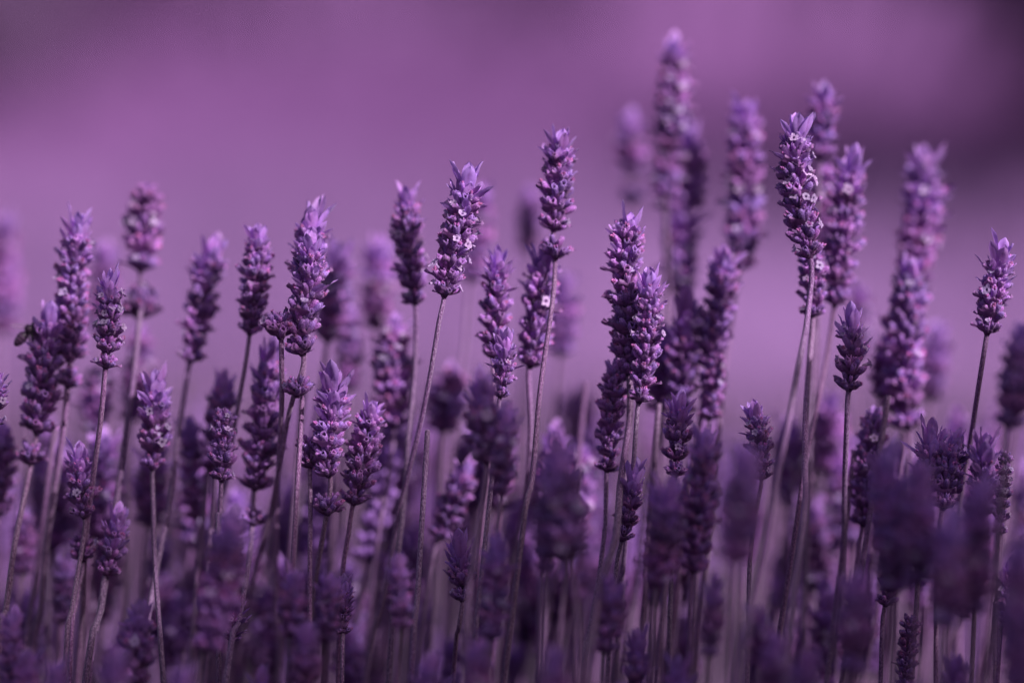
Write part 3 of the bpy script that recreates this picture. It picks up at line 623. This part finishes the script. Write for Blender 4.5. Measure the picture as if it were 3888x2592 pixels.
for k, (x, y) in enumerate(sorted([(265,1490),(128,1505),(600,1530),(705,1420),(1100,1460),(1278,1480),(1465,1440),(1640,1320),(1850,1480),(30,1400),(420,1520),(1560,1500),(2200,1500),(60,1480),(990,1500),(1780,1440)])):
    T.append(dict(l=ORD[k]+' from the left of the purple blurred lavender tips along the bottom edge', d=-.025-.010*(k % 5), h=[(x,y),(x-3,y+90),(x-12,y+200)], s=[(x-20,y+320)], w=56+5*(k % 4), c=1.5, b=.06, g='purple blurred lavender tips along the bottom edge', sd=500+k))
for e in T:
    stalk(e['l'], e['d'], e['h'], e['s'], w=e['w'], crown=e.get('c', 1), gaps=e.get('gaps', ()), bl=e.get('b', .06)*(.9 if e['d'] == 0 else .6), group=e['g'],
          detail=e.get('de'), cut=e.get('cut', False), stub=e.get('stub'), leafy=e.get('leafy', 0), seed=e.get('sd'), r=e.get('r', 1), wide=e.get('wide', 1))

# further stalks of the same bush: behind, in front below the frame, and to the sides
F = random.Random(77)
def fill(n, label, group, dr, pxr, pyr, wr, lenr=(190, 300)):
    for k in range(n):
        d = F.uniform(*dr); kk = D/(D+d)
        x = F.uniform(*pxr); y = F.uniform(*pyr); ln = F.uniform(*lenr)*kk; lean = F.uniform(-.24, .02)
        zone = ('at the far left', 'left of the middle', 'right of the middle', 'at the far right')[max(0, min(3, int(x//588)))] if 'right edge' not in group else ''
        stalk((label+' '+zone).strip(), d, [(x, y), (x+lean*ln*.4, y+ln*.5), (x+lean*ln, y+ln)], [(x+lean*(ln+200), y+ln+200)], w=F.uniform(*wr)*kk, crown=F.uniform(.8, 1.6),
              bl=F.choice((.02, .08, .15)), group=group, detail=False, seed=900+int(x*7+y), r=1.05)
fill(84, 'blurred lavender head deep in the shaded middle of the bush', 'blurred lavender heads deep in the bush', (.04, .12), (-120, 2450), (930, 1430), (68, 82))
fill(40, 'hazy lavender head far back in the bush, low between the stems', 'hazy lavender heads at the back of the bush', (.13, .34), (-250, 2650), (930, 1250), (70, 84))
fill(12, 'dark blurred lavender head low in front, below the sharp ones', 'dark blurred lavender heads low in front', (-.10, -.03), (-100, 2600), (1560, 1750), (74, 90))
fill(8, 'lavender stalk at the side of the bush, right of the picture', 'lavender stalks outside the right edge', (-.12, .12), (2420, 3300), (700, 1250), (74, 86))
# the mass of lower, shorter stalks nobody could count
low = []
for k in range(4):
    b = MB(); q = random.Random(70+k)
    for i in range(13):
        a = i*2.4; t = rad(q.uniform(25, 60)); M = piece_matrix(a, .9*MM, q.uniform(-.4, 1.4)*MM, t, 0, q.uniform(.9, 1.15))
        b.grid([[M @ Vector((math.cos(c)*w2*MM, math.sin(c)*w2*MM, z*4.4*MM)) for c in (0, 1.26, 2.5, 3.8, 5)] for z, w2 in ((0, .4), (.4, .95), (.8, 1.0), (1, .35))], CALYX, [0, .4, .85, 1], closed=True)
    low.append(b)
cr = MB()
for i in range(8):
    M = piece_matrix(i*2.4, .6*MM, 0, rad(6+4*i), 0, .9)
    cr.grid([[M @ Vector((0, u*w2*MM, z*8*MM)) for u in (-1, 0, 1)] for z, w2 in ((0, .5), (.6, 1.5), (1, .2))], CROWN, [0, .5, 1])
mass = MB(); q = random.Random(123)
for k in range(300):
    x = q.uniform(-.36, .50); y = q.choice((q.uniform(-.20, .05), q.uniform(.05, .5), q.uniform(.05, .5)))
    top = q.uniform(.34, .405) if y < .05 else q.uniform(.37, .475)
    if y < 0: top = min(top, .5-(D+y)*.120-.012)
    ax = Vector((q.uniform(-.02, .22), q.uniform(-.12, .12), 1)).normalized(); p = Vector((x, y, top)); n = q.randrange(5, 9)
    mass.add(cr, frame_at(p-ax*.007, ax))
    for i in range(n): mass.add(low[q.randrange(4)], frame_at(p-ax*(.0085+.0048*i), ax, q.uniform(0, 6)) @ Matrix.Scale(q.uniform(.95, 1.2), 4))
    b0 = p-ax*(.0085+.0048*n); foot = b0-Vector((ax.x*.5, ax.y*.5, 1))*(b0.z-.03)
    mass.add(tube(spline([p-ax*.01, b0, b0.lerp(foot, .4)-Vector((.01, 0, 0)), foot], .03), lambda t: .001, STEM, seg=6), Matrix())
o = link('lavender_thicket', mass.mesh('lavender_thicket')); o['kind'] = 'stuff'; o['label'] = 'thicket of shorter lavender stalks filling the shaded foot of the bush'; o['category'] = 'lavender thicket'

stems = MB(); q = random.Random(321)
for k in range(230):
    x = q.uniform(-.34, .34); y = q.uniform(.01, .45); top = q.uniform(.455, .49); lx = q.uniform(.02, .2)
    p = Vector((x, y, top)); m_ = p-Vector((lx*.12, 0, .12)); f_ = Vector((x-lx*.5, y+q.uniform(-.04, .04), .03))
    stems.add(tube(spline([p, m_, f_], .02), lambda t: .0008, STEM, seg=6), Matrix())
o = link('lavender_stems', stems.mesh('lavender_stems')); o['kind'] = 'stuff'; o['label'] = 'tangle of thin pale lavender stems between and behind the flower heads'; o['category'] = 'lavender stems'

# ------------------------------------------------------------------ the bee on the spike at the left
def bee():
    BODY, t, b = nodes('bee_body')
    col = ramp(t, attr(t), [(0.0, (.025, .01, .03)), (.5, (.09, .035, .10)), (1.0, (.26, .12, .28))])
    t.links.new(col, b.inputs['Base Color']); b.inputs['Roughness'].default_value = .45
    FUR = plain('bee_fur', (.07, .03, .075), .9); LEG = plain('bee_leg', (.02, .012, .02), .4)
    WING, t, b = nodes('bee_wing'); b.inputs['Base Color'].default_value = (.40, .22, .45, 1); b.inputs['Alpha'].default_value = .35; b.inputs['Roughness'].default_value = .2
    d = .016
    tail, head = at(34, 794, d), at(84, 738, d)
    ax = (head-tail).normalized(); L = 9.5*MM
    t_ = link('honey_bee', None); M = frame_at(tail, ax); t_.matrix_local = M
    t_['label'] = 'dark bee with folded wing clinging to the left side of a lavender spike'; t_['category'] = 'bee'
    prof = [(0, .1, 0), (.03, .55, 0), (.10, 1.15, .2), (.16, 1.45, .9), (.20, 1.5, .2), (.28, 1.75, 1), (.32, 1.78, .15), (.40, 1.75, .9), (.44, 1.68, .1), (.50, 1.3, .5), (.545, .62, .0), (.58, .9, .2), (.64, 1.6, .3), (.70, 1.78, .3), (.77, 1.5, .2), (.815, .8, 0), (.83, .75, 0), (.87, 1.15, 0), (.93, 1.2, 0), (.98, .7, 0), (1, .08, 0)]
    rows = [[(math.cos(a)*q*MM*(.62 if z > .82 else .9), math.sin(a)*q*MM, z*L) for a in [2*math.pi*j/16 for j in range(16)]] for z, q, c in prof]
    mb = MB(); mb.grid(rows, BODY, [c for z, q, c in prof], closed=True); link('body', mb.mesh('body'), t_)
    g = random.Random(3); mb = MB()
    for k in range(900):
        z = g.uniform(.57, .80) if k % 4 else g.uniform(.1, .5); a = g.uniform(0, 6.28); q = 1.62*MM
        p = Vector((math.cos(a)*q*.85, math.sin(a)*q*.95, z*L)); o = Vector((math.cos(a), math.sin(a), g.uniform(-.4, .4))).normalized(); s = Vector((-math.sin(a), math.cos(a), 0))*.05*MM
        mb.tri(p-s-o*.3*MM, p+s-o*.3*MM, p+o*g.uniform(.3, .75)*MM, FUR)
    link('fur', mb.mesh('fur'), t_)
    for sgn in (-1, 1):
        mb = MB(); rows = []
        for i in range(9):
            u = i/8; wd = 1.25*math.sin(math.pi*min(1, .08+.9*u**.8))**.7
            rows.append([Vector((-(1.2+u*6.2*.62)*MM, sgn*(.5+u*1.6)*MM+v*.15*wd*MM, .66*L+(-u*6.2*.35+v*wd)*MM)) for v in (-1, -.5, 0, .5, 1)])
        mb.grid(rows, WING, [0]*9); link('wing', mb.mesh('wing'), t_)
        for i, z in enumerate((.60, .67, .74)):
            P = [Vector((.6*MM, sgn*1.1*MM, z*L)), Vector((2.0*MM, sgn*2.2*MM, (z-.03-.06*(1-i))*L)), Vector((3.4*MM, sgn*1.9*MM, (z-.12*(1-i)-.12)*L)), Vector((4.4*MM, sgn*1.6*MM, (z-.16*(1-i)-.2)*L))]
            link('leg', tube(spline(P, .0004), lambda t: (.24-.13*t)*MM, LEG, ridge=0).mesh('leg'), t_)
        P = [Vector((.4*MM, sgn*.35*MM, .98*L)), Vector((.9*MM, sgn*.8*MM, 1.1*L)), Vector((1.9*MM, sgn*1.0*MM, 1.18*L))]
        link('antenna', tube(spline(P, .0004), lambda t: .08*MM, LEG, ridge=0).mesh('antenna'), t_)
        mb = MB(); mb.grid([[Vector((.1*MM+math.cos(a)*q*.3*MM, sgn*(.95+h)*MM, .925*L+math.sin(a)*q*.55*MM)) for a in [j*math.pi/4 for j in range(8)]] for q, h in ((1, -.1), (.8, .12), (.1, .2))], LEG, [0]*3, closed=True)
        link('eye', mb.mesh('eye'), t_)
bee()

# ------------------------------------------------------------------ leaves at the foot of the bush (below the picture)
g = random.Random(9); mb = MB()
for k in range(24000):
    x = g.uniform(-.75, .8); y = g.uniform(-.22, .62); z = g.uniform(.02, .2) if k % 2 else g.uniform(.15, .30+.22*max(0, y-.1))
    a = g.uniform(0, 6.28); el = g.uniform(.3, 1.3); L = g.uniform(.025, .05)
    dr = Vector((math.cos(a)*math.cos(el), math.sin(a)*math.cos(el), math.sin(el)))*L; s = Vector((-math.sin(a), math.cos(a), 0))*.0018; p = Vector((x, y, z))
    mb.tri(p-s, p+s, p+dr*.6+s, LEAF); mb.tri(p-s, p+dr*.6+s, p+dr, LEAF)
o = link('lavender_leaves', mb.mesh('lavender_leaves')); o['kind'] = 'stuff'; o['label'] = 'grey violet leaves massed at the foot of the lavender bush'; o['category'] = 'foliage'
print('objects', len(bpy.data.objects))
